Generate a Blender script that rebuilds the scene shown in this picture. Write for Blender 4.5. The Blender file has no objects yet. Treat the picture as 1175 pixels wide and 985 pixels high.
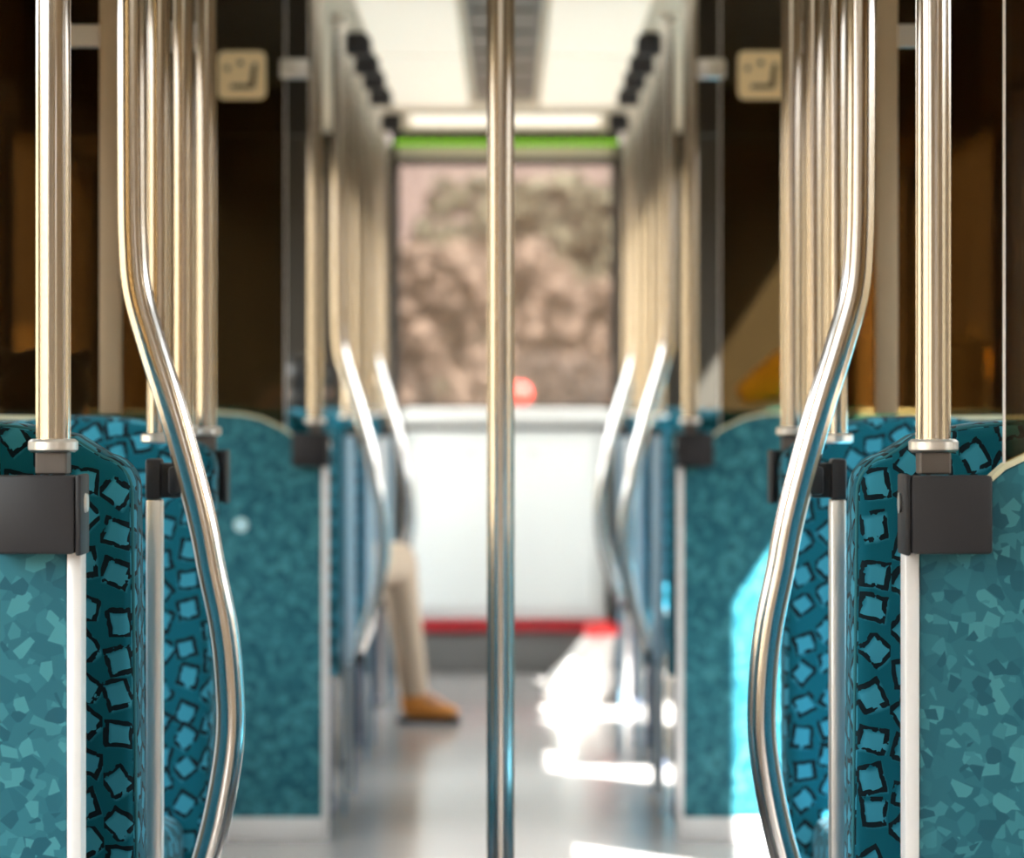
import bpy, bmesh, math, random
from mathutils import Vector, Matrix
random.seed(7)
scn = bpy.context.scene
COL = scn.collection
R = math.radians
CAMX, CAMZ, F = 0.019, 1.18, 3600.0     # camera stands 19 mm right of the aisle centre

# ------------------------------------------------------------------ camera
cd = bpy.data.cameras.new('camera'); cam = bpy.data.objects.new('camera', cd); COL.objects.link(cam)
cam.location = (CAMX, 0, CAMZ); cam.rotation_euler = (R(90), 0, 0)
cd.sensor_width = 36; cd.lens = F/1175*36
cd.shift_x = (587.5-585)/1175; cd.shift_y = -(492.5-462)/1175
cd.clip_start = 0.05; cd.clip_end = 500
cd.dof.use_dof = True; cd.dof.focus_distance = 3.85; cd.dof.aperture_fstop = 4.6
scn.camera = cam
scn.view_settings.view_transform = 'Standard'; scn.view_settings.look = 'None'
scn.view_settings.gamma = 1; scn.view_settings.use_curve_mapping = False
scn.view_settings.exposure = 1.0

# ------------------------------------------------------------------ world
w = bpy.data.worlds.new('sky'); scn.world = w; w.use_nodes = True
nt = w.node_tree; nt.nodes.clear()
wo = nt.nodes.new('ShaderNodeOutputWorld'); bg = nt.nodes.new('ShaderNodeBackground')
tc = nt.nodes.new('ShaderNodeTexCoord'); sp = nt.nodes.new('ShaderNodeSeparateXYZ'); rp = nt.nodes.new('ShaderNodeValToRGB')
nt.links.new(tc.outputs['Generated'], sp.inputs[0]); nt.links.new(sp.outputs['Z'], rp.inputs[0])
rp.color_ramp.elements[0].position = 0.0; rp.color_ramp.elements[0].color = (.10, .08, .075, 1)
rp.color_ramp.elements[1].position = 0.6; rp.color_ramp.elements[1].color = (.90, .96, 1.0, 1)
e = rp.color_ramp.elements.new(.09); e.color = (.12, .10, .095, 1)
e = rp.color_ramp.elements.new(.25); e.color = (.90, .90, .92, 1)
nt.links.new(rp.outputs[0], bg.inputs[0]); bg.inputs[1].default_value = 6
nt.links.new(bg.outputs[0], wo.inputs[0])

# ------------------------------------------------------------------ sun (through the right-hand windows)
sd = bpy.data.lights.new('sun', 'SUN'); sun = bpy.data.objects.new('sun', sd); COL.objects.link(sun)
sd.energy = 42; sd.angle = R(0.6); sd.color = (1, .98, .95)
sun.rotation_euler = Vector((-1, 1.0, -1.5)).to_track_quat('-Z', 'Y').to_euler()
sun.location = (6, -8, 9)

# ------------------------------------------------------------------ materials
def new_mat(name):
    m = bpy.data.materials.new(name); m.use_nodes = True
    return m, m.node_tree, m.node_tree.nodes['Principled BSDF']
def setc(b, col, rough, metal=0):
    b.inputs['Base Color'].default_value = (*col, 1); b.inputs['Roughness'].default_value = rough
    b.inputs['Metallic'].default_value = metal
def N(nt, t, **kw):
    n = nt.nodes.new(t)
    for k, v in kw.items(): setattr(n, k, v)
    return n
def plain(name, col, rough=.5, metal=0, var=.12, scale=30, bump=0, emis=None, es=0):
    m, nt, b = new_mat(name); setc(b, col, rough, metal)
    tc = N(nt, 'ShaderNodeTexCoord'); no = N(nt, 'ShaderNodeTexNoise'); no.inputs['Scale'].default_value = scale
    mx = N(nt, 'ShaderNodeMix', data_type='RGBA')
    nt.links.new(tc.outputs['Object'], no.inputs['Vector']); nt.links.new(no.outputs['Fac'], mx.inputs['Factor'])
    mx.inputs['A'].default_value = (*[c*(1-var) for c in col], 1); mx.inputs['B'].default_value = (*[min(1, c*(1+var)) for c in col], 1)
    nt.links.new(mx.outputs['Result'], b.inputs['Base Color'])
    if bump:
        bp = N(nt, 'ShaderNodeBump'); bp.inputs['Strength'].default_value = bump; bp.inputs['Distance'].default_value = .002
        nt.links.new(no.outputs['Fac'], bp.inputs['Height']); nt.links.new(bp.outputs[0], b.inputs['Normal'])
    if emis:
        b.inputs['Emission Color'].default_value = (*emis, 1); b.inputs['Emission Strength'].default_value = es
    return m
def brushed(name, col, rough):
    m, nt, b = new_mat(name); setc(b, col, rough, 1)
    tc = N(nt, 'ShaderNodeTexCoord'); mp = N(nt, 'ShaderNodeMapping'); mp.inputs['Scale'].default_value = (60, 60, 900)
    no = N(nt, 'ShaderNodeTexNoise'); no.inputs['Scale'].default_value = 1; no.inputs['Detail'].default_value = 1
    mr = N(nt, 'ShaderNodeMapRange'); mr.inputs['To Min'].default_value = rough*.75; mr.inputs['To Max'].default_value = rough*1.3
    nt.links.new(tc.outputs['Object'], mp.inputs[0]); nt.links.new(mp.outputs[0], no.inputs['Vector'])
    nt.links.new(no.outputs['Fac'], mr.inputs['Value']); nt.links.new(mr.outputs[0], b.inputs['Roughness'])
    return m
def glass(name, tint, gloss=.08):
    m = bpy.data.materials.new(name); m.use_nodes = True; nt = m.node_tree; nt.nodes.clear()
    o = N(nt, 'ShaderNodeOutputMaterial'); mx = N(nt, 'ShaderNodeMixShader'); tr = N(nt, 'ShaderNodeBsdfTransparent')
    gl = N(nt, 'ShaderNodeBsdfGlossy'); lw = N(nt, 'ShaderNodeLayerWeight'); lw.inputs['Blend'].default_value = .5
    pw = N(nt, 'ShaderNodeMath', operation='POWER'); pw.inputs[1].default_value = 4.5; nt.links.new(lw.outputs['Facing'], pw.inputs[0])
    fm = N(nt, 'ShaderNodeMath', operation='MULTIPLY_ADD'); fm.inputs[1].default_value = .6; fm.inputs[2].default_value = .035; nt.links.new(pw.outputs[0], fm.inputs[0])
    tr.inputs[0].default_value = (*tint, 1); gl.inputs['Roughness'].default_value = .03
    gl.inputs['Color'].default_value = (.9, .9, .9, 1)
    nt.links.new(fm.outputs[0], mx.inputs[0]); nt.links.new(tr.outputs[0], mx.inputs[1]); nt.links.new(gl.outputs[0], mx.inputs[2])
    nt.links.new(mx.outputs[0], o.inputs[0]); return m
def laminate():
    m, nt, b = new_mat('teal_shard_laminate'); b.inputs['Roughness'].default_value = .45; b.inputs['Specular IOR Level'].default_value = .25
    tc = N(nt, 'ShaderNodeTexCoord'); oi = N(nt, 'ShaderNodeObjectInfo')
    ad = N(nt, 'ShaderNodeVectorMath', operation='ADD'); nt.links.new(tc.outputs['Object'], ad.inputs[0]); nt.links.new(oi.outputs['Location'], ad.inputs[1])
    def vor(scale, off, rnd=1, met='EUCLIDEAN'):
        mp = N(nt, 'ShaderNodeMapping'); mp.inputs['Location'].default_value = off; mp.inputs['Rotation'].default_value = (0, off[0]*.3, 0)
        v = N(nt, 'ShaderNodeTexVoronoi', feature='F1', distance=met, voronoi_dimensions='3D')
        v.inputs['Scale'].default_value = scale; v.inputs['Randomness'].default_value = rnd
        nt.links.new(ad.outputs[0], mp.inputs[0]); nt.links.new(mp.outputs[0], v.inputs['Vector'])
        s = N(nt, 'ShaderNodeSeparateColor'); nt.links.new(v.outputs['Color'], s.inputs[0]); return s.outputs[0]
    rp = N(nt, 'ShaderNodeValToRGB'); rp.color_ramp.interpolation = 'CONSTANT'
    cols = [(0, (0.0139, 0.1085, 0.1482)), (.25, (0.0186, 0.1260, 0.1672)), (.5, (0.0232, 0.1435, 0.1862)), (.75, (0.0167, 0.1176, 0.1581))]
    rp.color_ramp.elements[0].color = (*cols[0][1], 1)
    rp.color_ramp.elements[1].position = cols[1][0]; rp.color_ramp.elements[1].color = (*cols[1][1], 1)
    for p, c in cols[2:]:
        e = rp.color_ramp.elements.new(p); e.color = (*c, 1)
    nt.links.new(vor(44, (.3, 0, 0)), rp.inputs[0])
    out = rp.outputs[0]
    for sc, off, thr, c in ((58, (3.1, .7, .2), .80, (0.0535, 0.2310, 0.2736)), (70, (1.7, .2, .9), .84, (0.0372, 0.1855, 0.2280)), (60, (5.3, .1, .5), .86, (0.0102, 0.0875, 0.1254))):
        g = N(nt, 'ShaderNodeMath', operation='GREATER_THAN'); g.inputs[1].default_value = thr
        nt.links.new(vor(sc, off), g.inputs[0])
        mx = N(nt, 'ShaderNodeMix', data_type='RGBA'); mx.inputs['B'].default_value = (*c, 1)
        nt.links.new(g.outputs[0], mx.inputs['Factor']); nt.links.new(out, mx.inputs['A']); out = mx.outputs['Result']
    nt.links.new(out, b.inputs['Base Color']); return m
def fabric():
    m, nt, b = new_mat('teal_moquette_with_black_squares'); b.inputs['Roughness'].default_value = .92
    b.inputs['Sheen Weight'].default_value = .08; b.inputs['Specular IOR Level'].default_value = .15
    L = nt.links.new
    tc = N(nt, 'ShaderNodeTexCoord'); oi = N(nt, 'ShaderNodeObjectInfo')
    mu = N(nt, 'ShaderNodeVectorMath', operation='MULTIPLY'); mu.inputs[1].default_value = (1/.041, 1/.052, 1)
    L(tc.outputs['UV'], mu.inputs[0])
    r10 = N(nt, 'ShaderNodeMath', operation='MULTIPLY'); r10.inputs[1].default_value = 40; L(oi.outputs['Random'], r10.inputs[0])
    cb = N(nt, 'ShaderNodeCombineXYZ'); L(r10.outputs[0], cb.inputs[0]); L(r10.outputs[0], cb.inputs[1])
    a0 = N(nt, 'ShaderNodeVectorMath', operation='ADD'); L(mu.outputs[0], a0.inputs[0]); L(cb.outputs[0], a0.inputs[1])
    # every other column slides half a cell
    s0 = N(nt, 'ShaderNodeSeparateXYZ'); L(a0.outputs[0], s0.inputs[0])
    fx = N(nt, 'ShaderNodeMath', operation='FLOOR'); L(s0.outputs[0], fx.inputs[0])
    h = N(nt, 'ShaderNodeMath', operation='MULTIPLY'); h.inputs[1].default_value = .383; L(fx.outputs[0], h.inputs[0])
    ys = N(nt, 'ShaderNodeMath', operation='ADD'); L(s0.outputs[1], ys.inputs[0]); L(h.outputs[0], ys.inputs[1])
    c1 = N(nt, 'ShaderNodeCombineXYZ'); L(s0.outputs[0], c1.inputs[0]); L(ys.outputs[0], c1.inputs[1])
    fl = N(nt, 'ShaderNodeVectorMath', operation='FLOOR'); L(c1.outputs[0], fl.inputs[0])
    fr = N(nt, 'ShaderNodeVectorMath', operation='FRACTION'); L(c1.outputs[0], fr.inputs[0])
    wn = N(nt, 'ShaderNodeTexWhiteNoise', noise_dimensions='2D'); L(fl.outputs[0], wn.inputs['Vector'])
    sc = N(nt, 'ShaderNodeSeparateColor'); L(wn.outputs['Color'], sc.inputs[0])
    j = N(nt, 'ShaderNodeVectorMath', operation='MULTIPLY_ADD'); L(wn.outputs['Color'], j.inputs[0])
    j.inputs[1].default_value = (-.16, -.34, 0); j.inputs[2].default_value = (-.42, -.33, 0)
    lo = N(nt, 'ShaderNodeVectorMath', operation='ADD'); L(fr.outputs[0], lo.inputs[0]); L(j.outputs[0], lo.inputs[1])
    ang = N(nt, 'ShaderNodeMath', operation='MULTIPLY'); ang.inputs[1].default_value = 1.55; L(sc.outputs[2], ang.inputs[0])
    def square(off):
        ad = N(nt, 'ShaderNodeVectorMath', operation='ADD'); L(lo.outputs[0], ad.inputs[0]); ad.inputs[1].default_value = off
        fl_ = N(nt, 'ShaderNodeVectorMath', operation='MULTIPLY'); L(ad.outputs[0], fl_.inputs[0]); fl_.inputs[1].default_value = (.80, 1, 0)
        ro = N(nt, 'ShaderNodeVectorRotate', rotation_type='Z_AXIS'); L(fl_.outputs[0], ro.inputs['Vector']); L(ang.outputs[0], ro.inputs['Angle'])
        no = N(nt, 'ShaderNodeTexNoise'); no.inputs['Scale'].default_value = 1.6; L(c1.outputs[0], no.inputs['Vector'])
        wv = N(nt, 'ShaderNodeVectorMath', operation='MULTIPLY_ADD'); L(no.outputs['Color'], wv.inputs[0]); wv.inputs[1].default_value = (.2, .2, 0); wv.inputs[2].default_value = (-.1, -.1, 0)
        a2 = N(nt, 'ShaderNodeVectorMath', operation='ADD'); L(ro.outputs[0], a2.inputs[0]); L(wv.outputs[0], a2.inputs[1])
        ab = N(nt, 'ShaderNodeVectorMath', operation='ABSOLUTE'); L(a2.outputs[0], ab.inputs[0])
        s = N(nt, 'ShaderNodeSeparateXYZ'); L(ab.outputs[0], s.inputs[0])
        x = N(nt, 'ShaderNodeMath', operation='MULTIPLY'); x.inputs[1].default_value = .88; L(s.outputs[0], x.inputs[0])
        mx = N(nt, 'ShaderNodeMath', operation='MAXIMUM'); L(x.outputs[0], mx.inputs[0]); L(s.outputs[1], mx.inputs[1]); return mx.outputs[0]
    d = square((0, 0, 0)); d2 = square((-.06, .05, 0))
    n2 = N(nt, 'ShaderNodeTexNoise'); n2.inputs['Scale'].default_value = 3.2; L(c1.outputs[0], n2.inputs['Vector'])
    th = N(nt, 'ShaderNodeMapRange'); th.inputs['From Min'].default_value = .36; th.inputs['From Max'].default_value = .46
    th.inputs['To Min'].default_value = .0; th.inputs['To Max'].default_value = .058; L(n2.outputs['Fac'], th.inputs['Value'])
    sb = N(nt, 'ShaderNodeMath', operation='SUBTRACT'); L(d, sb.inputs[0]); sb.inputs[1].default_value = .275
    aa = N(nt, 'ShaderNodeMath', operation='ABSOLUTE'); L(sb.outputs[0], aa.inputs[0])
    ol = N(nt, 'ShaderNodeMath', operation='LESS_THAN'); L(aa.outputs[0], ol.inputs[0]); L(th.outputs[0], ol.inputs[1])
    fm = N(nt, 'ShaderNodeMapRange'); fm.inputs['From Min'].default_value = .20; fm.inputs['From Max'].default_value = .33
    fm.inputs['To Min'].default_value = 1; fm.inputs['To Max'].default_value = 0; L(d2, fm.inputs['Value'])
    m1 = N(nt, 'ShaderNodeMix', data_type='RGBA'); L(fm.outputs[0], m1.inputs['Factor'])
    m1.inputs['A'].default_value = (.002, .105, .155, 1); m1.inputs['B'].default_value = (.04, .28, .41, 1)
    m2 = N(nt, 'ShaderNodeMix', data_type='RGBA'); L(ol.outputs[0], m2.inputs['Factor']); L(m1.outputs['Result'], m2.inputs['A'])
    m2.inputs['B'].default_value = (.004, .012, .018, 1)
    L(m2.outputs['Result'], b.inputs['Base Color'])
    n3 = N(nt, 'ShaderNodeTexNoise'); n3.inputs['Scale'].default_value = 60; L(c1.outputs[0], n3.inputs['Vector'])
    bp = N(nt, 'ShaderNodeBump'); bp.inputs['Strength'].default_value = .25; bp.inputs['Distance'].default_value = .001
    L(n3.outputs['Fac'], bp.inputs['Height']); L(bp.outputs[0], b.inputs['Normal'])
    return m

M = dict(
    pole=brushed('brushed_steel', (.80, .77, .74), .13), alu=brushed('aluminium', (.80, .78, .77), .34),
    strip=plain('pale_aluminium_trim', (.80, .78, .79), .35, .25, .04), rail=brushed('polished_rail_steel', (.82, .79, .77), .17),
    neck=plain('dull_steel', (.13, .11, .10), .5, .6), black=plain('charcoal_plastic', (.013, .012, .016), .55, 0, .1, 300),
    cream=plain('cream_edging', (.62, .60, .42), .5, 0, .05), lam=laminate(), fab=fabric(),
    smoke=glass('smoked_glass', (.56, .46, .31)), clear=glass('clear_glass', (.93, .95, .93)), haze=glass('window_glass_tinted', (.86, .80, .76)),
    wall=plain('taupe_wall_panel', (.27, .20, .13), .55, 0, .08, 6), ceil=plain('cream_ceiling_panel', (.70, .66, .56), .5, 0, .04, 4),
    grey=plain('grey_ceiling_channel', (.12, .115, .105), .5, 0, .1, 12), lamp=plain('lamp_diffuser', (.8, .78, .7), .5, 0, .03, 5, emis=(1, .94, .82), es=.205),
    endlamp=plain('added_lamp_diffuser', (.8, .78, .7), .5, 0, .03, 5, emis=(1, .95, .86), es=.42),
    white=plain('white_gelcoat', (.92, .93, .92), .35, 0, .02, 3), red=plain('red_trim', (.42, .012, .02), .4), skirt=plain('grey_skirting', (.17, .16, .155), .45),
    tan=plain('tan_painted_metal', (.34, .24, .15), .45, 0, .05), blackwall=plain('dark_brown_end_wall', (.018, .013, .007), .7, 0, .1, 6),
    frame=plain('dark_window_rubber', (.05, .045, .04), .6), sign=plain('cream_sticker', (.86, .70, .44), .5, 0, .03, 80), ink=plain('dark_sticker_ink', (.07, .05, .03), .6),
    green=plain('green_glow_dots', (.05, .2, .01), .5, 0, .1, 10, emis=(.32, .75, .03), es=.9), pale=plain('pale_blue_spot', (.45, .70, .78), .5),
    shell=plain('blue_grey_seat_shell', (.14, .25, .34), .4, 0, .08, 8), leg=plain('grey_blue_leg', (.14, .16, .24), .4, .3),
    skin=plain('skin', (.55, .27, .16), .5), hair=plain('dark_hair', (.010, .008, .008), .6, 0, .4, 90, .6), blue=plain('blue_shirt', (.01, .075, .22), .8),
    trouser=plain('beige_trousers', (.56, .42, .31), .85, 0, .12, 12, .4), shoe=plain('tan_leather_shoe', (.62, .22, .03), .5), sole=plain('black_rubber', (.012, .010, .010), .6),
    dark=plain('dark_jacket', (.012, .012, .016), .8), yellow=plain('yellow_smear', (.80, .42, .01), .7), bag=plain('white_plastic_bag', (.88, .82, .78), .4, 0, .05, 15, .8),
    bagred=plain('red_plastic', (.80, .03, .03), .4), dirt=plain('brown_ground', (.09, .07, .05), .9, 0, .4, .6), bush=plain('bare_brown_twigs', (.050, .036, .026), .9, 0, .25, 3, .3),
    moss=plain('olive_leaves', (.022, .024, .012), .9, 0, .4, 4, 1), sole2=plain('dark_scrub', (.014, .011, .009), .9, 0, .4, 4), conc=plain('dark_brown_masonry', (.14, .10, .055), .9, 0, .35, 1.5),
)
def floor_mat():
    m, nt, b = new_mat('speckled_grey_floor'); b.inputs['Roughness'].default_value = .16
    tc = N(nt, 'ShaderNodeTexCoord'); n = N(nt, 'ShaderNodeTexNoise'); n.inputs['Scale'].default_value = 220
    rp = N(nt, 'ShaderNodeValToRGB'); rp.color_ramp.elements[0].position = .35; rp.color_ramp.elements[0].color = (.28, .255, .25, 1)
    rp.color_ramp.elements[1].position = .65; rp.color_ramp.elements[1].color = (.50, .455, .445, 1)
    nt.links.new(tc.outputs['Object'], n.inputs['Vector']); nt.links.new(n.outputs['Fac'], rp.inputs[0]); nt.links.new(rp.outputs[0], b.inputs['Base Color'])
    return m
M['floor'] = floor_mat()
nt_ = M['haze'].node_tree; o_ = [n for n in nt_.nodes if n.type == 'OUTPUT_MATERIAL'][0]; prev = o_.inputs[0].links[0].from_socket
df = nt_.nodes.new('ShaderNodeBsdfDiffuse'); df.inputs[0].default_value = (.62, .50, .40, 1); mh = nt_.nodes.new('ShaderNodeMixShader'); mh.inputs[0].default_value = .2   # haze mixed into the pane colour to lighten and flatten the view
nt_.links.new(prev, mh.inputs[1]); nt_.links.new(df.outputs[0], mh.inputs[2]); nt_.links.new(mh.outputs[0], o_.inputs[0])

# ------------------------------------------------------------------ mesh helpers
def boxuv(bm):
    uv = bm.loops.layers.uv.verify(); bm.normal_update()
    for f in bm.faces:
        n = f.normal; ax = max(range(3), key=lambda i: abs(n[i]))
        for l in f.loops:
            c = l.vert.co
            l[uv].uv = ((c.y, c.z), (c.x, c.z), (c.x, c.y))[ax]
def box(bm, x0, x1, y0, y1, z0, z1, bev=0, seg=2):
    x0, x1 = sorted((x0, x1)); y0, y1 = sorted((y0, y1)); z0, z1 = sorted((z0, z1))
    r = bmesh.ops.create_cube(bm, size=1); vs = r['verts']
    for v in vs: v.co = Vector(((x0+x1)/2+v.co.x*(x1-x0), (y0+y1)/2+v.co.y*(y1-y0), (z0+z1)/2+v.co.z*(z1-z0)))
    if bev:
        es = list({e for v in vs for e in v.link_edges})
        bmesh.ops.bevel(bm, geom=es, offset=bev, segments=seg, affect='EDGES', profile=.5)
def tube(bm, pts, r, n=20, cap=True):
    """sweep a circle (or per-point radii) along points"""
    pts = [Vector(p) for p in pts]; rings = []
    up = Vector((0, 1, 0))
    for i, p in enumerate(pts):
        t = (pts[min(i+1, len(pts)-1)]-pts[max(i-1, 0)]).normalized()
        a = up.cross(t)
        if a.length < .1: a = Vector((1, 0, 0)).cross(t)
        a.normalize(); b = t.cross(a).normalized()
        rr = r[i] if isinstance(r, (list, tuple)) else r
        rings.append([bm.verts.new(p+a*math.cos(2*math.pi*k/n)*rr+b*math.sin(2*math.pi*k/n)*rr) for k in range(n)])
    for i in range(len(rings)-1):
        for k in range(n): bm.faces.new((rings[i][k], rings[i][(k+1) % n], rings[i+1][(k+1) % n], rings[i+1][k]))
    if cap: bm.faces.new(list(reversed(rings[0]))); bm.faces.new(rings[-1])
def fluted(bm, x, y, z0, z1, r, grooves=8, n=96):
    """vertical pole with fine grooves"""
    def rad(k):
        ph = (k/n*grooves) % 1
        return r-(.0016 if ph < .14 else 0)-(.0004 if .5 < ph < .58 else 0)
    rg = [[bm.verts.new((x+math.cos(2*math.pi*k/n)*rad(k), y+math.sin(2*math.pi*k/n)*rad(k), z)) for k in range(n)] for z in (z0, z1)]
    for k in range(n): bm.faces.new((rg[0][k], rg[0][(k+1) % n], rg[1][(k+1) % n], rg[1][k]))
    bm.faces.new(list(reversed(rg[0]))); bm.faces.new(rg[1])
def outline(bm, pts, y0, y1, bev=0, seg=3):
    """closed XZ outline extruded from y0 to y1, rim bevelled"""
    va = [bm.verts.new((x, y0, z)) for x, z in pts]; vb = [bm.verts.new((x, y1, z)) for x, z in pts]
    fa = bm.faces.new(va); fb = bm.faces.new(list(reversed(vb))); n = len(pts); fs = [fa, fb]
    for i in range(n): fs.append(bm.faces.new((va[i], vb[i], vb[(i+1) % n], va[(i+1) % n])))
    bmesh.ops.recalc_face_normals(bm, faces=fs)
    if bev: bmesh.ops.bevel(bm, geom=list(fa.edges)+list(fb.edges), offset=bev, segments=seg, affect='EDGES', profile=.5)
def ball(bm, c, rx, ry=None, rz=None, n=16, rot=None):
    ry = ry or rx; rz = rz or rx
    mt = Matrix.Translation(c) @ (rot or Matrix.Identity(4)) @ Matrix.Diagonal((rx, ry, rz, 1))
    bmesh.ops.create_uvsphere(bm, u_segments=n, v_segments=max(8, n//2+2), radius=1, matrix=mt)
def limb(bm, pts, rs):
    """tapered round limb with balls at its joints, later fused by remesh"""
    for i in range(len(pts)-1): tube(bm, [pts[i], pts[i+1]], [rs[i], rs[i+1]], 14)
    for p, r in zip(pts, rs): ball(bm, p, r, n=14)
def obj(name, bm, mat, parent=None, smooth=True, uv=False, loc=None, remesh=0, angle=35):
    if uv: boxuv(bm)
    bmesh.ops.recalc_face_normals(bm, faces=bm.faces[:])
    me = bpy.data.meshes.new(name); bm.to_mesh(me); bm.free(); me.materials.append(mat)
    if smooth:
        for p in me.polygons: p.use_smooth = True
        try: me.set_sharp_from_angle(angle=R(angle))
        except Exception: pass
    o = bpy.data.objects.new(name, me); COL.objects.link(o)
    if parent: o.parent = parent
    if loc: o.location = loc
    if remesh:
        md = o.modifiers.new('fuse', 'REMESH'); md.mode = 'VOXEL'; md.voxel_size = remesh; md.use_smooth_shade = True
        s = o.modifiers.new('soften', 'SMOOTH'); s.iterations = 6; s.factor = .6
    return o
def BM(): return bmesh.new()
def tag(o, label, cat, group=None, kind=None):
    o['label'] = label; o['category'] = cat
    if group: o['group'] = group
    if kind: o['kind'] = kind
    return o
def thing(name, label, cat, loc=(0, 0, 0), rz=0, group=None):
    o = bpy.data.objects.new(name, None); COL.objects.link(o); o.location = loc; o.rotation_euler = (0, 0, rz)
    o.empty_display_size = .1
    return tag(o, label, cat, group)
def struct(name, bm, mat, smooth=False):
    o = obj(name, bm, mat, smooth=smooth); o['kind'] = 'structure'; return o
def dup(root, loc, rz, label, group=None):
    r = root.copy(); COL.objects.link(r); r.location = loc; r.rotation_euler = (0, 0, rz); r['label'] = label
    if group: r['group'] = group
    for ch in root.children:
        c = ch.copy(); COL.objects.link(c); c.parent = r
        for g in ch.children:
            d = g.copy(); COL.objects.link(d); d.parent = c
    return r
def smooth_pts(pts, k=6):
    out = []
    P = [Vector(p) for p in pts]
    for i in range(len(P)-1):
        p0, p1, p2, p3 = P[max(i-1, 0)], P[i], P[i+1], P[min(i+2, len(P)-1)]
        for j in range(k):
            t = j/k
            out.append(.5*((2*p1)+(p2-p0)*t+(2*p0-5*p1+4*p2-p3)*t*t+(3*p1-p0-3*p2+p3)*t**3))
    out.append(P[-1]); return out

WALLX, CEIL, YB, YE = 1.38, 2.36, -1.6, 13.68      # half width, ceiling height, wall behind camera, bulkhead
SIDE = {-1: 'left', 1: 'right'}

# ------------------------------------------------------------------ the car body
b = BM(); box(b, -WALLX-.1, WALLX+.1, YB-.1, YE+.1, -.06, 0); struct('floor', b, M['floor'])
b = BM()
box(b, -WALLX-.1, -.115, YB-.1, YE+.1, CEIL, CEIL+.06); box(b, .115, WALLX+.1, YB-.1, YE+.1, CEIL, CEIL+.06)
box(b, -.115, .115, YE-1.35, YE+.1, CEIL, CEIL+.06)
struct('ceiling', b, M['ceil'])
b = BM(); box(b, -.115, .115, YB, YE-1.35, CEIL+.012, CEIL+.06)
for y in range(0, 25): box(b, -.10, .10, YB+y*.55+.1, YB+y*.55+.13, CEIL+.004, CEIL+.014)
o = obj('ceiling_channel', b, M['grey'], smooth=False); o['kind'] = 'structure'; o.name = 'trim_1'
OPENS = [(-1.3, .3, .85, 2.0), (2.95, 3.42, .9, 1.87), (3.9, 5.2, .92, 1.87), (6.85, 7.2, .75, 1.87), (7.63, 8.2, .75, 1.87),
        (8.75, 10.45, .85, 1.95), (10.65, 12.2, .85, 1.95), (12.8, 13.6, .75, 2.15)]
nwin = 0
for s in (-1, 1):
    OPEN = OPENS if s > 0 else [(-1.3, 1.1, .6, 2.15), (1.5, 3.42, .7, 2.1), OPENS[2], (6.3, 7.2, .75, 1.87)]+OPENS[4:-1]+[(12.35, 13.6, .6, 2.15)]
    b = BM(); x0, x1 = s*WALLX, s*(WALLX+.06); y = YB-.1
    for (a, c, z0, z1) in OPEN:
        box(b, x0, x1, y, a, 0, CEIL); box(b, x0, x1, a, c, 0, z0); box(b, x0, x1, a, c, z1, CEIL); y = c
    box(b, x0, x1, y, YE+.1, 0, CEIL)
    struct('wall_'+SIDE[s], b, M['wall'])
    for i, (a, c, z0, z1) in enumerate(OPEN):
        nwin += 1
        isdoor = i in (0, 3, 4)
        b = BM(); box(b, x0-s*.0, x0+s*.012, a, c, z0, z1); w_ = struct('window_%d' % nwin, b, M['clear'])
        b = BM(); t = .035
        for q in ((a-t, a, z0-t, z1+t), (c, c+t, z0-t, z1+t), (a, c, z0-t, z0), (a, c, z1, z1+t)):
            box(b, x0-s*.018, x0-s*.0, *q, bev=.004, seg=1)
        fr = obj('window_frame', b, M['frame'], w_)
b = BM(); box(b, -WALLX-.1, WALLX+.1, YB-.1, YB, 0, CEIL); struct('wall_back', b, M['wall'])

# bulkhead at the far end, with its big window
b = BM()
box(b, -WALLX-.1, -.52, YE, YE+.08, 0, CEIL); box(b, .52, WALLX+.1, YE, YE+.08, 0, CEIL)
box(b, -.52, .52, YE+.02, YE+.08, 0, 1.165)
struct('wall_front', b, M['blackwall'])
b = BM(); box(b, -.52, .52, YE-.005, YE+.08, 2.245, 2.30, .008); struct('trim_2', b, M['ceil'])
b = BM(); box(b, -.52, .52, YE-.01, YE+.08, 2.310, CEIL, .003)
hd = thing('display_strip', 'dark header strip with a row of green lights above the far end window', 'sign', (0, YE, 2.33))
b2 = BM(); box(b2, -.50, .50, -.012, .06, -.028, .028); obj('housing', b2, M['sole'], hd)
b.free()
b2 = BM()
for i in range(48): box(b2, -.48+i*.0203, -.48+i*.0203+.014, -.02, -.010, -.027, -.014+.003*(i % 3), .002, 1)
obj('light_row', b2, M['green'], hd)
b = BM(); box(b, -.52, .52, YE+.03, YE+.04, 1.165, 2.245); w_ = struct('window_%d' % (nwin+1), b, M['haze'])
b = BM()
for sgn in (-1, 1): box(b, sgn*.46, sgn*.52, YE-.02, YE+.03, 1.165, 2.245, .005, 1)
box(b, -.46, .46, YE+.0, YE+.03, 1.15, 1.17); box(b, -.46, .46, YE+.0, YE+.03, 2.215, 2.245)
obj('window_frame', b, M['frame'], w_)
bk = thing('end_cabinet', 'white moulded panel with rounded top lip below the end window', 'panel', (0, YE, 0))
b = BM(); box(b, -.44, .44, -.06, .015, .235, 1.06, .02, 3); obj('panel', b, M['white'], bk)
b = BM(); box(b, -.45, .46, -.10, .015, 1.08, 1.155, .025, 4); obj('lip', b, M['white'], bk)
b = BM(); box(b, -.385, .385, -.075, -.055, .28, 1.0, .012, 3); obj('door', b, M['white'], bk)
for hx in (-.16, .12):
    b = BM(); box(b, hx-.02, hx+.02, -.082, -.074, .955, .975, .002, 1); obj('latch', b, M['strip'], bk)
b = BM(); box(b, -.44, .44, -.075, .015, .185, .233, .006); obj('red_band', b, M['red'], bk)
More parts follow.
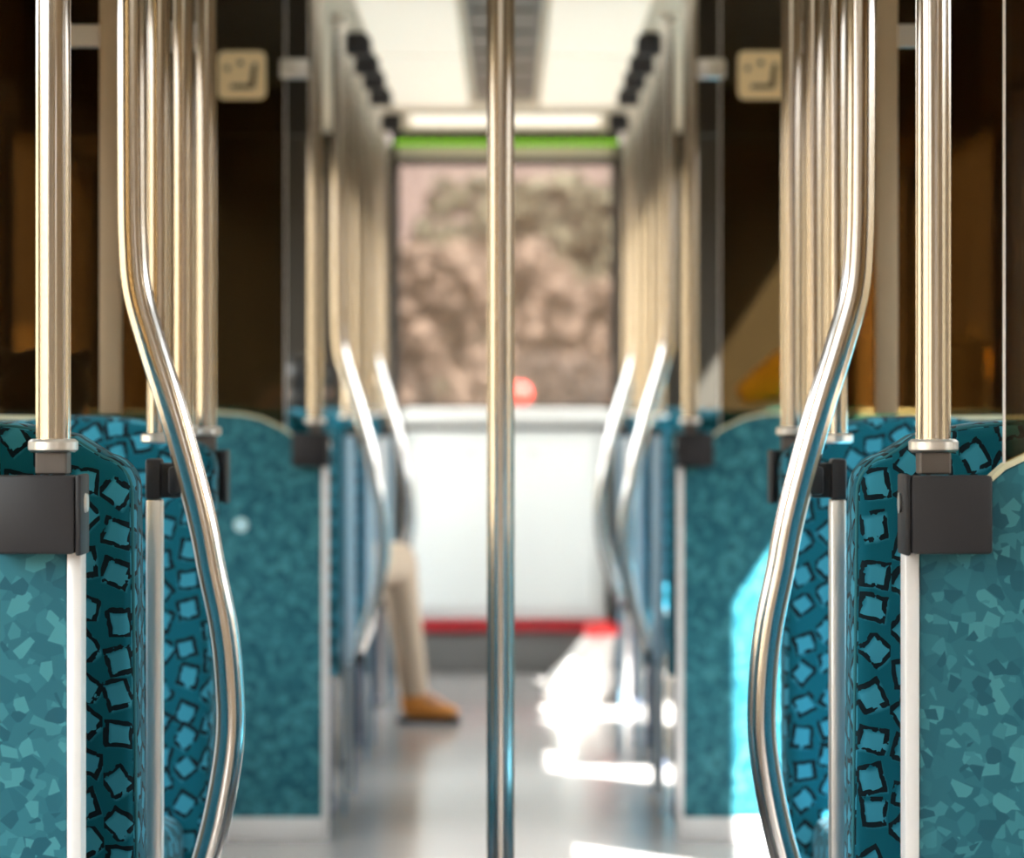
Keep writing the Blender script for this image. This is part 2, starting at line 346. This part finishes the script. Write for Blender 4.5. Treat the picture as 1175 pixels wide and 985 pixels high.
b = BM(); box(b, -.46, .46, -.05, .015, 0, .185, .006); obj('kick_plate', b, M['skirt'], bk)
# brown columns inside the end window
for s in (-1, 1):
    b = BM(); box(b, s*.47, s*.51, YE-.10, YE-.03, 0, 2.30, .008)
    tag(obj('end_post', b, M['frame']), 'slim dark post at the %s edge of the far end window' % SIDE[s], 'post')

for s in (-1, 1):
    b = BM(); box(b, s*.535, s*WALLX, 9.05, 9.09, 1.95, CEIL, .004, 1); struct('trim_%d' % (3 if s < 0 else 4), b, M['blackwall'])  # dark headers added to hide the lit ceiling behind the smoked glass
# ceiling lamps: long diffusers either side of the grey channel, one cross lamp added to brighten the end panel
for s in (-1, 1):
    k = 0
    for (a, c) in ((-1.4, .8), (1.0, 3.2), (3.4, 5.6), (5.8, 8.0), (8.2, 10.4), (10.6, 12.2)):
        t = thing('ceiling_light', 'long cream ceiling lamp on the %s, %s' % (SIDE[s], ('behind the camera', 'above the near doorway', 'above the nearest seats', 'above the middle doorway', 'above the seats beyond the doorway', 'nearest the end window')[k]), 'ceiling light', (s*.285, (a+c)/2, CEIL), 0, 'cream ceiling lamps in two rows')
        h = (c-a)/2
        b = BM(); box(b, -.155, .155, -h-.09, h+.09, -.012, 0, .004, 1); obj('lamp_housing', b, M['ceil'], t)
        b = BM(); box(b, -.145, .145, -h-.07, h+.07, -.020, -.010, .004, 1); obj('diffuser', b, M['lamp'], t)
        k += 1
t = thing('ceiling_light', 'bright lamp added across the ceiling just in front of the end window', 'ceiling light', (0, YE-.75, CEIL))
b = BM(); box(b, -.42, .42, -.22, .22, -.012, 0, .004, 1); obj('lamp_housing', b, M['ceil'], t)
b = BM(); box(b, -.39, .39, -.19, .19, -.024, -.010, .006, 1); obj('diffuser', b, M['endlamp'], t)

# ------------------------------------------------------------------ partitions
TOPC = [(.565, 1.085), (.585, 1.103), (.61, 1.115), (.65, 1.134), (.70, 1.145), (.78, 1.150), (1.0, 1.152), (1.365, 1.152)]
def partition(s, Y, label, flip=False, sign=None):
    """screen across the seats: teal panel, edge strip, smoked glass, clamp box. flip = clamp box on the far face"""
    f = -1 if flip else 1
    t = thing('seat_screen', label, 'partition', (0, Y, 0))
    b = BM(); pts = [(s*.487, .062), (s*.487, 1.085)]+[(s*x, z) for x, z in TOPC]+[(s*1.365, .062)]
    outline(b, pts, -.014, .014, .002, 1); obj('panel', b, M['lam'], t, angle=20)
    b = BM()
    xs = (.470, .4865) if not flip else (.489, .523)
    box(b, s*xs[0], s*xs[1], -.020*1, .022, .0, 1.03, .002, 2); obj('edge_strip', b, M['strip'], t)
    b = BM(); box(b, s*.4875, s*1.36, -.019, .019, 0, .062, .003, 2); obj('plinth', b, M['strip'], t)
    b = BM()
    for i in range(len(TOPC)-1):
        (xa, za), (xb, zb) = TOPC[i], TOPC[i+1]
        v = [b.verts.new((s*x, y, z+dz)) for (x, z) in ((xa, za), (xb, zb)) for y in (-.018, .018) for dz in (0, .007)]
        a0, a1, a2, a3, c0, c1, c2, c3 = v
        for q in ((a0, a1, c1, c0), (a2, a3, c3, c2), (a1, a3, c3, c1), (a0, a2, c2, c0)): b.faces.new(q)
        if i == 0: b.faces.new((a0, a1, a3, a2))
        if i == len(TOPC)-2: b.faces.new((c0, c1, c3, c2))
    bmesh.ops.remove_doubles(b, verts=b.verts, dist=1e-5)
    obj('top_trim', b, M['cream'], t, angle=60)
    g = [(s*.587, 1.10)]+[(s*x, z+.004) for x, z in TOPC[2:]]+[(s*1.365, 2.34), (s*.587, 2.34)]
    b = BM(); outline(b, g, -.004, .004); gp = obj('glass_pane', b, M['smoke'], t, smooth=False)
    b = BM(); box(b, s*.5850, s*.5872, -.0042, .0042, 1.105, 2.34); obj('glass_edge', b, M['strip'], gp)
    # clamp box
    b = BM(); ya, yb = (-.045*f, .0*f)
    box(b, s*.474, s*.566, -.048*f, -.015*f, 1.008, 1.097, .004, 2); cb = obj('clamp_box', b, M['black'], t)
    b = BM(); box(b, s*.4665, s*.4735, -.046*f, .022*f, 1.006, 1.098, .0025, 2); obj('clamp_side', b, M['black'], cb)
    b = BM()
    if not flip: 
        rr = bmesh.ops.create_cone(b, cap_ends=True, segments=20, radius1=.012, radius2=.010, depth=.004, matrix=Matrix.Translation((s*.4655, -.012, 1.065)) @ Matrix.Rotation(R(90), 4, 'Y'))
        obj('screw_cap', b, M['alu'], cb)
    else: b.free()
    # bracket between pole and glass, high up
    b = BM(); zb = 2.08 if not flip else 1.81
    box(b, s*.5262, s*.60, -.014, .014, zb-.026, zb+.026, .006, 2)
    if flip: box(b, s*.60, s*.74, -.012, -.004, zb-.02, zb+.02, .002, 1)
    obj('glass_bracket', b, M['alu'], t)
    return t
def pole(x, Y, label, z0=1.10, neck=True, r=.020, group=None):
    t = thing('grab_pole', label, 'pole', (x, Y, z0 if not neck else 1.0975))
    base = 1.0975 if neck else z0
    zt = CEIL-base
    b = BM()
    fluted(b, 0, 0, 1.137-base if neck else .012, zt, r); obj('tube', b, M['pole'], t, angle=15)
    b = BM()
    zc = 1.124-base if neck else 0
    tube(b, [(0, 0, zc-.001), (0, 0, zc+.002), (0, 0, zc+.011), (0, 0, zc+.014)], [r+.005, r+.0085, r+.0085, r+.005], 40); obj('collar', b, M['alu'], t)
    if neck:
        b = BM(); box(b, -.018, .018, -.018, .018, 0, 1.124-base, .002, 1); obj('neck', b, M['neck'], t)
    b = BM(); tube(b, [(0, 0, zt-.03), (0, 0, zt-.028), (0, 0, zt)], [r+.004, r+.010, r+.010], 28); obj('ceiling_socket', b, M['alu'], t)
    return t

YN, YF, YM = 3.6, 5.4, 8.46
for s in (-1, 1):
    partition(s, YN, 'teal shard-patterned seat screen with smoked glass, nearest on the %s' % SIDE[s])
    pole(s*.505, YN, 'grooved steel pole rising from the nearest black clamp box on the %s' % SIDE[s])
    partition(s, YF, 'second %s screen from the front, white edge post behind patterned seats' % SIDE[s], flip=True)
    pole(s*.505, YF, 'blurred pale pole on the %s, standing on the second screen' % SIDE[s], r=.019)
    partition(s, YM, 'teal seat screen with square sign on its glass, %s side beyond the doorway' % SIDE[s])
    pole(s*.505, YM, 'blurred pole on the black box of the %s screen beyond the doorway' % SIDE[s])
    # tan uprights seen through the near smoked glass
    b = BM(); box(b, s*.645, s*.682, YF-.045, YF-.016, 1.16, CEIL-.002, .004, 2)
    tag(obj('glazing_upright', b, M['tan']), 'slim tan upright behind the patterned seats on the %s, against dark glass' % SIDE[s], 'upright')

# seat sign: cream rounded square with a seated mark
def sign(xc, zc, label):
    t = thing('seat_sign', label, 'sign', (xc, YM-.006, zc), 0)
    r, h = .018, .065
    pts = []
    for cx, cz, a0 in ((h-r, h-r, 0), (-h+r, h-r, 90), (-h+r, -h+r, 180), (h-r, -h+r, 270)):
        for k in range(6): a = R(a0+k*18); pts.append((cx+math.cos(a)*r, cz+math.sin(a)*r))
    b = BM(); outline(b, pts, -.001, .001); obj('sticker', b, M['sign'], t, smooth=False)
    b = BM()
    outline(b, [(.028, .032), (.042, .032), (.036, -.032), (.026, -.037), (-.030, -.037), (-.030, -.024), (.020, -.024)], -.0022, -.001)
    box(b, -.048, -.030, -.0022, -.001, .016, .022); box(b, -.042, -.036, -.0022, -.001, .010, .028)
    box(b, -.012, .004, -.0022, -.001, .026, .040, .003, 1)
    obj('pictogram', b, M['ink'], t, smooth=False)
sign(-.703, 2.062, 'cream square seat sign on dark glass, left of the aisle')
sign(.699, 2.062, 'cream square seat sign on dark glass, right of the aisle')
b = BM(); tube(b, [(-.705, YM-.0165, .85), (-.705, YM-.0145, .85)], [.020, .020], 20)  # thin pale disc laid on the screen panel
tag(obj('round_spot', b, M['pale']), 'small round pale spot on the left teal screen beyond the doorway', 'sticker')

# ------------------------------------------------------------------ curved rails with their posts
RAILPX = [(151, -380), (151, 0), (151.5, 200), (153, 280), (158, 335), (175, 397), (196, 464), (215, 531), (232, 598), (243, 655), (256.5, 722), (263, 789), (263, 850), (252, 923), (237, 985), (219, 1040), (196, 1098)]
RP = [(-(CAMX+(px-585)*.0012), CAMZ-(py-462)*.0012) for px, py in RAILPX]
RP[0] = (RP[0][0], CEIL)
def rail(s, Y, label, r=.0205, lam=False):
    t = thing('curved_handrail', label, 'handrail', (0, Y, 0))
    b = BM(); pts = smooth_pts([(s*x, 0, z) for x, z in RP], 6); tube(b, pts, r, 28); obj('rail', b, M['rail'], t, angle=60)
    e = RP[-1]
    b = BM(); box(b, s*(e[0]-.02), s*(e[0]+.035), -.022, .05, e[1]-.035, e[1]+.012, .006, 2); obj('foot_clamp', b, M['black'], t)
    b = BM(); box(b, s*.436, s*.474, .016, .045, 1.048, 1.096, .004, 2); box(b, s*.430, s*.452, .0, .03, 1.052, 1.092, .006, 2); br = obj('bracket', b, M['black'], t)
    b = BM(); box(b, s*.463, s*.484, .008, .052, 1.046, 1.102, .004, 2); obj('bracket_cap', b, M['black'], br)
    b = BM(); box(b, s*.4625, s*.4835, .012, .048, .0, 1.046, .003, 2); obj('post', b, M['alu'], t)
    b = BM(); tube(b, [(s*RP[0][0], 0, CEIL-.03), (s*RP[0][0], 0, CEIL)], [r+.008, r+.008], 28); obj('ceiling_socket', b, M['alu'], t)
    return t
for s in (-1, 1):
    rail(s, 4.32, 'large bent steel handrail bulging into the aisle, nearest on the %s' % SIDE[s])
    rail(s, 9.54, 'blurred bent handrail beside the first seats beyond the doorway on the %s' % SIDE[s])
    rail(s, 12.1, 'farthest bent handrail on the %s, next to the white end panel' % SIDE[s])

# straight poles standing on seat backs
for s in (-1, 1):
    pole(s*.505, 4.68, 'straight steel pole close behind the nearest bent handrail on the %s' % SIDE[s], z0=1.12, neck=False, r=.018)
    pole(s*.505, 5.02, 'straight bright pole on the corner of the second %s seat back' % SIDE[s], z0=1.13, neck=False, r=.017)
    names = ('first', 'second', 'third', 'fourth', 'fifth')
    for i, y in enumerate((10.0, 10.6, 11.1, 11.7, 12.8)):
        p = pole(s*.497, y, '%s straight pole behind the bent handrail beyond the doorway, %s row' % (names[i].capitalize(), SIDE[s]), z0=1.13, neck=False, r=.019)
        b = BM(); box(b, -s*.075+s*.0, s*.01, -.03, .03, CEIL-1.13-.075, CEIL-1.13-.001, .008, 2); obj('ceiling_clamp', b, M['black'], p)
        p['group'] = 'straight poles over the far %s seats' % SIDE[s]

# centre pole
t = thing('centre_pole', 'plain steel pole in the middle of the aisle from floor to ceiling', 'pole', (.004, 5.04, 0))
b = BM(); tube(b, [(0, 0, .02), (0, 0, CEIL)], .0222, 48); obj('tube', b, M['rail'], t)
b = BM(); tube(b, [(0, 0, 0), (0, 0, .012), (0, 0, .03)], [.055, .05, .026], 32); obj('floor_flange', b, M['alu'], t)
b = BM(); tube(b, [(0, 0, CEIL-.03), (0, 0, CEIL-.012), (0, 0, CEIL)], [.026, .05, .055], 32); obj('ceiling_flange', b, M['alu'], t)
bpy.data.objects['centre_pole'].location.x = CAMX+(574.5-585)*.0014

# ------------------------------------------------------------------ seats
def seat_proto():
    """seat facing +Y, origin on the floor under the backrest's rear face; width .44"""
    t = thing('train_seat', '', 'seat', (0, 0, 0))
    hw = .222
    def top(u):                       # u -1..1
        return 1.112+.046*(1-abs(u)**2.2)
    pts = [(-hw, .40)]
    for k in range(7):                # rounded left corner
        a = R(180-k*13); pts.append((-hw+.045+math.cos(a)*.045, 1.072+math.sin(a)*.044))
    for k in range(1, 12):
        u = -1+k/6*1.0
        if -.72 < u < .72: pts.append((hw*u, top(u)))
    for k in range(7):
        a = R(78-k*13); pts.append((hw-.045+math.cos(a)*.045, 1.072+math.sin(a)*.044))
    pts.append((hw, .40))
    b = BM(); outline(b, pts, 0, .115, .022, 4)
    for f_ in [f for f in b.faces if len(f.verts) > 20]: bmesh.ops.triangulate(b, faces=[f_])
    for v in b.verts:
        z = v.co.z
        v.co.y += .0-.10*(z-.40)+(.02*math.sin((z-.4)*5) if v.co.y > .06 else 0)
    bk_ = obj('backrest', b, M['fab'], t, uv=True)
    # piping along the rim, both faces
    b = BM(); 
    pp = [(x*.985, 0, z-.004) for x, z in pts]
    tube(b, [(x, .010-.10*(z-.40), z) for x, _, z in pp], .0022, 8); obj('piping', b, M['lam2'], bk_)
    b = BM(); box(b, -hw+.042, hw-.042, .05, .50, .41, .50, .03, 4)
    for v in b.verts:
        if v.co.z > .47: v.co.z += .012*math.cos(v.co.x*6)+.02*(v.co.y-.05)
    obj('seat_cushion', b, M['fab'], t, uv=True)
    b = BM(); box(b, -hw+.045, hw-.045, .03, .47, .375, .412, .01, 2); obj('seat_pan', b, M['shell'], t)
    for sx in (-1, 1):
        b = BM(); box(b, sx*.17, sx*.20, .08, .12, .0, .38, .006, 2); box(b, sx*.165, sx*.205, .04, .30, 0, .022, .005, 1); obj('leg', b, M['leg'], t)
    return t
m2, nt2, b2_ = new_mat('dark_teal_piping'); setc(b2_, (.02, .16, .20), .8); M['lam2'] = m2
proto = seat_proto(); first = [True]
def seat(x, y, away, label, group):
    """y = the backrest's rear plane; away = facing away from the camera"""
    rz = 0 if away else math.pi
    if first[0]:
        proto.location = (x, y, 0); proto.rotation_euler = (0, 0, rz); proto['label'] = label; proto['group'] = group; first[0] = False; return proto
    return dup(proto, (x, y, 0), rz, label, group)
ROWS = [(3.98, True, 'nearest row behind the front screen'), (5.20, False, 'second row, facing the camera'),
        (8.90, True, 'first row beyond the doorway, facing away'), (10.40, False, 'second row beyond the doorway, facing the camera'),
        (10.75, True, 'third row beyond the doorway, facing away'), (12.45, False, 'farthest row before the end panel')]
for s in (-1, 1):
    for (y, away, txt) in ROWS:
        for x, wtxt in ((.690, 'aisle'), (1.138, 'window')):
            seat(s*(x-(.018 if y < 4.5 else 0)), y, away, 'teal %s seat on the %s, %s' % (wtxt, SIDE[s], txt), 'teal patterned seats')
# pale blue end screens of the far rows
for s in (-1, 1):
    for y0, y1, txt in ((8.95, 9.50, 'first'), (10.30, 10.85, 'second'), (12.17, 12.56, 'third')):
        b = BM(); pts = [(y0, .42), (y1, .42), (y1, 1.02), (y1-.05, 1.08), (y0+.05, 1.08), (y0, 1.02)]
        va = [b.verts.new((s*.448, y, z)) for y, z in pts]; vb = [b.verts.new((s*.460, y, z)) for y, z in pts]
        b.faces.new(va); b.faces.new(list(reversed(vb)))
        for i in range(6): b.faces.new((va[i], vb[i], vb[(i+1) % 6], va[(i+1) % 6]))
        for yy in (y0+.02, y1-.05): box(b, s*.449, s*.459, yy, yy+.03, 0, .43)
        tag(obj('seat_end_shell', b, M['shell'], smooth=False), 'pale blue side shell of the %s far seat group, %s side' % (txt, SIDE[s]), 'side panel')

# ------------------------------------------------------------------ people
def head(bm, c, yaw=0):
    rot = Matrix.Rotation(yaw, 4, 'Z'); C0 = Vector(c)
    def P(v): return C0+(rot @ Vector(v))
    ball(bm, P((0, 0, .02)), .074, .092, .092, 20, rot); ball(bm, P((0, .035, -.045)), .055, .055, .06, 16, rot)
    ball(bm, P((0, .098, -.012)), .012, .018, .022, 10, rot)
    for s in (-1, 1):
        ball(bm, P((s*.075, -.005, -.005)), .010, .020, .030, 10, rot)
        ball(bm, P((s*.030, .082, .018)), .015, .010, .010, 10, rot)
    ball(bm, P((0, .088, -.052)), .022, .010, .007, 10, rot)
    limb(bm, [P((0, -.02, -.05)), P((0, -.03, -.15))], [.052, .058])
def hand(bm, wrist, fwd, side, down):
    w0, f, sd_, dn = Vector(wrist), Vector(fwd).normalized(), Vector(side).normalized(), Vector(down).normalized()
    limb(bm, [w0, w0+f*.045, w0+f*.085], [.024, .032, .030])
    for k, (o, ln) in enumerate(((-.028, .065), (-.010, .078), (.010, .074), (.027, .058))):
        a = w0+f*.085+sd_*o; limb(bm, [a, a+f*ln*.5+dn*.006, a+f*ln*.85+dn*.028], [.010, .009, .0075])
    a = w0+f*.03-sd_*.03; limb(bm, [a, a+f*.035-sd_*.025, a+f*.065-sd_*.03], [.012, .010, .008])
def person(name_lbl, loc, rz, legs, shirt, trs, shoe, hairm, lean=0):
    """seated figure facing +Y, origin on the floor below the hips. legs: list of (hip, knee, ankle, toe dir)"""
    b = BM(); hd_ = (0, .02+lean, 1.225)
    head(b, hd_)
    limb(b, [(0, .02+lean, 1.07), (0, 0, .95), (0, 0, .70), (0, 0, .56)], [.06, .12, .12, .13])
    arms = []
    for s in (-1, 1):
        sh, el, wr = Vector((s*.18, lean, 1.02)), Vector((s*.21, .04, .76)), Vector((s*.14, .28, .66))
        limb(b, [(0, lean, 1.03), sh, el, wr], [.06, .052, .042, .027]); arms.append((sh, el, wr))
        hand(b, wr, (-s*.3, 1, -.1), (-s*1, -.3, 0), (0, 0, -1))
    for (hip, kn, an, toe) in legs:
        limb(b, [hip, kn, an], [.078, .056, .04])
        limb(b, [an, Vector(an)+Vector((0, 0, -.05))+Vector(toe)*.10], [.038, .03])
    body = obj('person', b, M['skin'], remesh=.011, loc=loc); body.rotation_euler = (0, 0, rz)
    tag(body, name_lbl, 'person')
    b = BM()
    rot = 0
    ball(b, (0, -.018+lean+.02, 1.262), .083, .098, .088, 20); ball(b, (0, -.045+lean+.02, 1.20), .076, .062, .075, 16)
    for k in range(40):
        a = random.uniform(0, 6.28); z = random.uniform(-.02, .08)
        if math.sin(a) > .3 and z < .04: continue
        ball(b, (math.cos(a)*.075, -.02+lean+.02+math.sin(a)*.085, 1.262+z*.9), .018, n=8)
    obj('hair', b, hairm, body, remesh=.009)
    b = BM(); limb(b, [(0, lean+.01, 1.04), (0, 0, .93), (0, 0, .72), (0, .01, .60)], [.085, .145, .140, .150])
    for s in (-1, 1): ball(b, (s*.10, lean, .99), .09, .085, .08)
    for (sh, el, wr) in arms: limb(b, [(0, lean, 1.0), sh, el, el.lerp(wr, .85)], [.08, .068, .055, .040])
    obj('shirt', b, shirt, body, remesh=.012)
    b = BM(); ball(b, (0, 0, .60), .165, .13, .10)
    for (hip, kn, an, toe) in legs:
        an2 = Vector(kn).lerp(Vector(an), .96)
        limb(b, [hip, Vector(hip).lerp(Vector(kn), .6), kn, Vector(kn).lerp(an2, .5), an2], [.098, .088, .072, .062, .056])
    obj('trousers', b, trs, body, remesh=.012)
    for (hip, kn, an, toe) in legs:
        tv = Vector(toe).normalized(); ang = math.atan2(-tv.x, tv.y); rt = Matrix.Rotation(ang, 4, 'Z')
        a0 = Vector((an[0], an[1], 0))
        b = BM(); ball(b, a0+tv*.03+Vector((0, 0, .055)), .042, .075, .048, 16, rt); ball(b, a0+tv*.095+Vector((0, 0, .042)), .045, .075, .034, 16, rt)
        limb(b, [a0+Vector((0, 0, .06)), a0+Vector((0, 0, .105))], [.046, .050]); s_ = obj('shoe', b, shoe, body, remesh=.009)
        b = BM(); 
        for k in range(2): box(b, -.043, .043, -.06, .172, .0, .024, .008, 2) if k == 0 else None
        for v in b.verts:
            v.co.x *= 1-.35*max(0, (v.co.y-.10)/.08)**2
        b.transform(Matrix.Translation(a0) @ rt); obj('sole', b, M['sole'], s_)
    return body
# seated beyond the doorway, back to us, one foot out in the aisle; its own +Y is the far end
px_, py_ = -.69, 10.98
person('seated person in blue top and beige trousers, tan shoe out in the aisle', (px_, py_, 0), 0,
       [((.09, .05, .585), (.30, .46, .60), (.355, .56, .11), (1, -.05, 0)), ((-.09, .05, .585), (-.12, .46, .57), (-.12, .52, .11), (0, 1, 0))],
       M['blue'], M['trouser'], M['shoe'], M['hair'])
# seated behind the second left row, back to us; only the back of the head shows
b = BM(); box(b, -.20, .20, .06, .42, .44, .48, .015, 3); t = thing('folding_seat', 'grey folding seat behind the second left screen, under a seated person', 'seat', (-.815, YF+.03, 0))
obj('seat_pad', b, M['shell'], t); b = BM(); box(b, -.20, .20, .0, .05, .50, .95, .015, 3); obj('backrest', b, M['shell'], t)
b = BM(); box(b, -.03, .03, .01, .30, .0, .44, .01, 1); obj('pedestal', b, M['leg'], t)
p2 = person('person with short dark hair behind the left patterned seats, head showing', (-.815, YF+.22, 0), 0,
       [((.09, .05, .565), (.10, .42, .56), (.10, .44, .11), (0, 1, 0)), ((-.09, .05, .565), (-.11, .42, .56), (-.11, .44, .11), (0, 1, 0))],
       M['dark'], M['dark'], M['sole'], M['hair'])
p2.scale = (.95, .95, .95)

# ------------------------------------------------------------------ bags
def sack(name, cx, cy, pts, mat, parent=None, seed=1, sy=.75):
    rnd = random.Random(seed); b = BM(); n = 28; rings = []
    for (z, r, dx) in pts:
        rings.append([b.verts.new((dx+math.cos(2*math.pi*k/n)*r*(1+.07*math.sin(k*2.3+z*30)+rnd.uniform(-.03, .03)), math.sin(2*math.pi*k/n)*r*sy*(1+.06*math.sin(k*3.1+z*21)), z)) for k in range(n)])
    for i in range(len(rings)-1):
        for k in range(n): b.faces.new((rings[i][k], rings[i][(k+1) % n], rings[i+1][(k+1) % n], rings[i+1][k]))
    b.faces.new(list(reversed(rings[0]))); b.faces.new(rings[-1])
    return obj(name, b, mat, parent, loc=(cx, cy, 0) if not parent else None, angle=80)
YBG = 12.3; d = YBG/3600*1000
bx = CAMX+(668-585)*d/1000
t = thing('carrier_bag', 'large white plastic bag with a red top leaning on the aisle floor, right', 'bag', (bx, YBG, 0))
sack('bag_body', 0, 0, [(0, .10, -.02), (.012, .125, -.02), (.06, .135, -.02), (.12, .12, .0), (.18, .095, .03), (.23, .070, .055), (.27, .06, .07)], M['bag'], t, 3)
sack('bag_top', 0, 0, [(.268, .062, .07), (.285, .072, .075), (.31, .066, .08), (.322, .045, .08)], M['bagred'], t, 5)
sb_ = thing('small_bag', 'small round white bag beside the large white one, against the right seats', 'bag', (CAMX+(699-585)*d/1000-.05, YBG+.22, 0))
sack('bag_body', 0, 0, [(0, .05, 0), (.01, .065, 0), (.05, .085, 0), (.10, .082, 0), (.15, .06, 0), (.18, .025, 0)], M['bag'], sb_, 9, .85)
sack('knot', 0, 0, [(.175, .02, 0), (.19, .014, 0), (.205, .03, 0), (.212, .028, 0)], M['bag'], sb_, 11)
# made-up yellow shape for a smear of colour, seen through the dark glass
b = BM()
n = 18
for i in range(n+1):
    for j in range(2): pass
tube(b, [(0, 0, 0), (.07, .02, .03), (.15, 0, .075), (.24, 0, .11), (.33, 0, .10)], [.035, .06, .08, .09, .05], 20)
tag(obj('yellow_smear_shape', b, M['yellow'], loc=(.80, 10.56, 1.205)), 'yellow shape added on the far right seat backs, behind dark glass', 'shape')

# ------------------------------------------------------------------ outside
b = BM(); box(b, -90, 90, -40, 160, -1.1, -1.0); o = struct('ground', b, M['dirt'])
for s in (-1, 1):
    b = BM(); box(b, s*9, s*9.4, -20, 70, -1.0, 2.6)  # wall added outside to darken the view through the side windows
    for k in range(18): box(b, s*8.8, s*9.0, -20+k*5, -19.4+k*5, -1.0, 2.7)
    tag(obj('dimming_wall', b, M['conc'], smooth=False), 'dark brown wall added outside the %s windows' % SIDE[s], 'wall')
def bush(x, y, r, h, mat, label, cat='bush', seed=0):
    rnd = random.Random(seed); b = BM()
    for k in range(1300):
        a = rnd.uniform(0, 6.28); q = rnd.uniform(0, 1)**.5; zz = rnd.uniform(0, 1)
        rr = r*q*(1-.55*zz)
        bmesh.ops.create_icosphere(b, subdivisions=1, radius=rnd.uniform(.018, .045)*r, matrix=Matrix.Translation((math.cos(a)*rr, math.sin(a)*rr*.6, zz*h*.9)))
    for v in b.verts: v.co += Vector((rnd.uniform(-1, 1), rnd.uniform(-1, 1), rnd.uniform(-1, 1)))*r*.035
    return tag(obj('shrub', b, mat, loc=(x, y, -1.0), angle=10), label, cat)
bush(-.9, 46, 3.6, 4.9, M['bush'], 'brown bare thicket in the left half of the end window', seed=1)
bush(1.8, 42, 2.8, 4.2, M['bush'], 'lower brown thicket in the right half of the end window', seed=2)
bush(.9, 52, 4.6, 6.4, M['moss'], 'olive green tree mass rising behind the brown thickets', 'tree', seed=3)
bush(.5, 30, .9, 2.9, M['sole2'], 'dark low scrub at the bottom of the end window', seed=4)
b = BM(); tube(b, [(0, 0, -1.0), (0, 0, 1.15)], .05, 12)
t = thing('signal_post', 'trackside post with a red lamp, just above the end panel', 'signal', (CAMX+(597-585)*25/3600, 25, 0))
obj('post', b, M['sole'], t); b = BM(); ball(b, (0, -.06, 1.25), .085, .06, .085); obj('red_lamp', b, plain('red_signal_lens', (.6, .02, .02), .3, emis=(1, .08, .05), es=1.2), t)
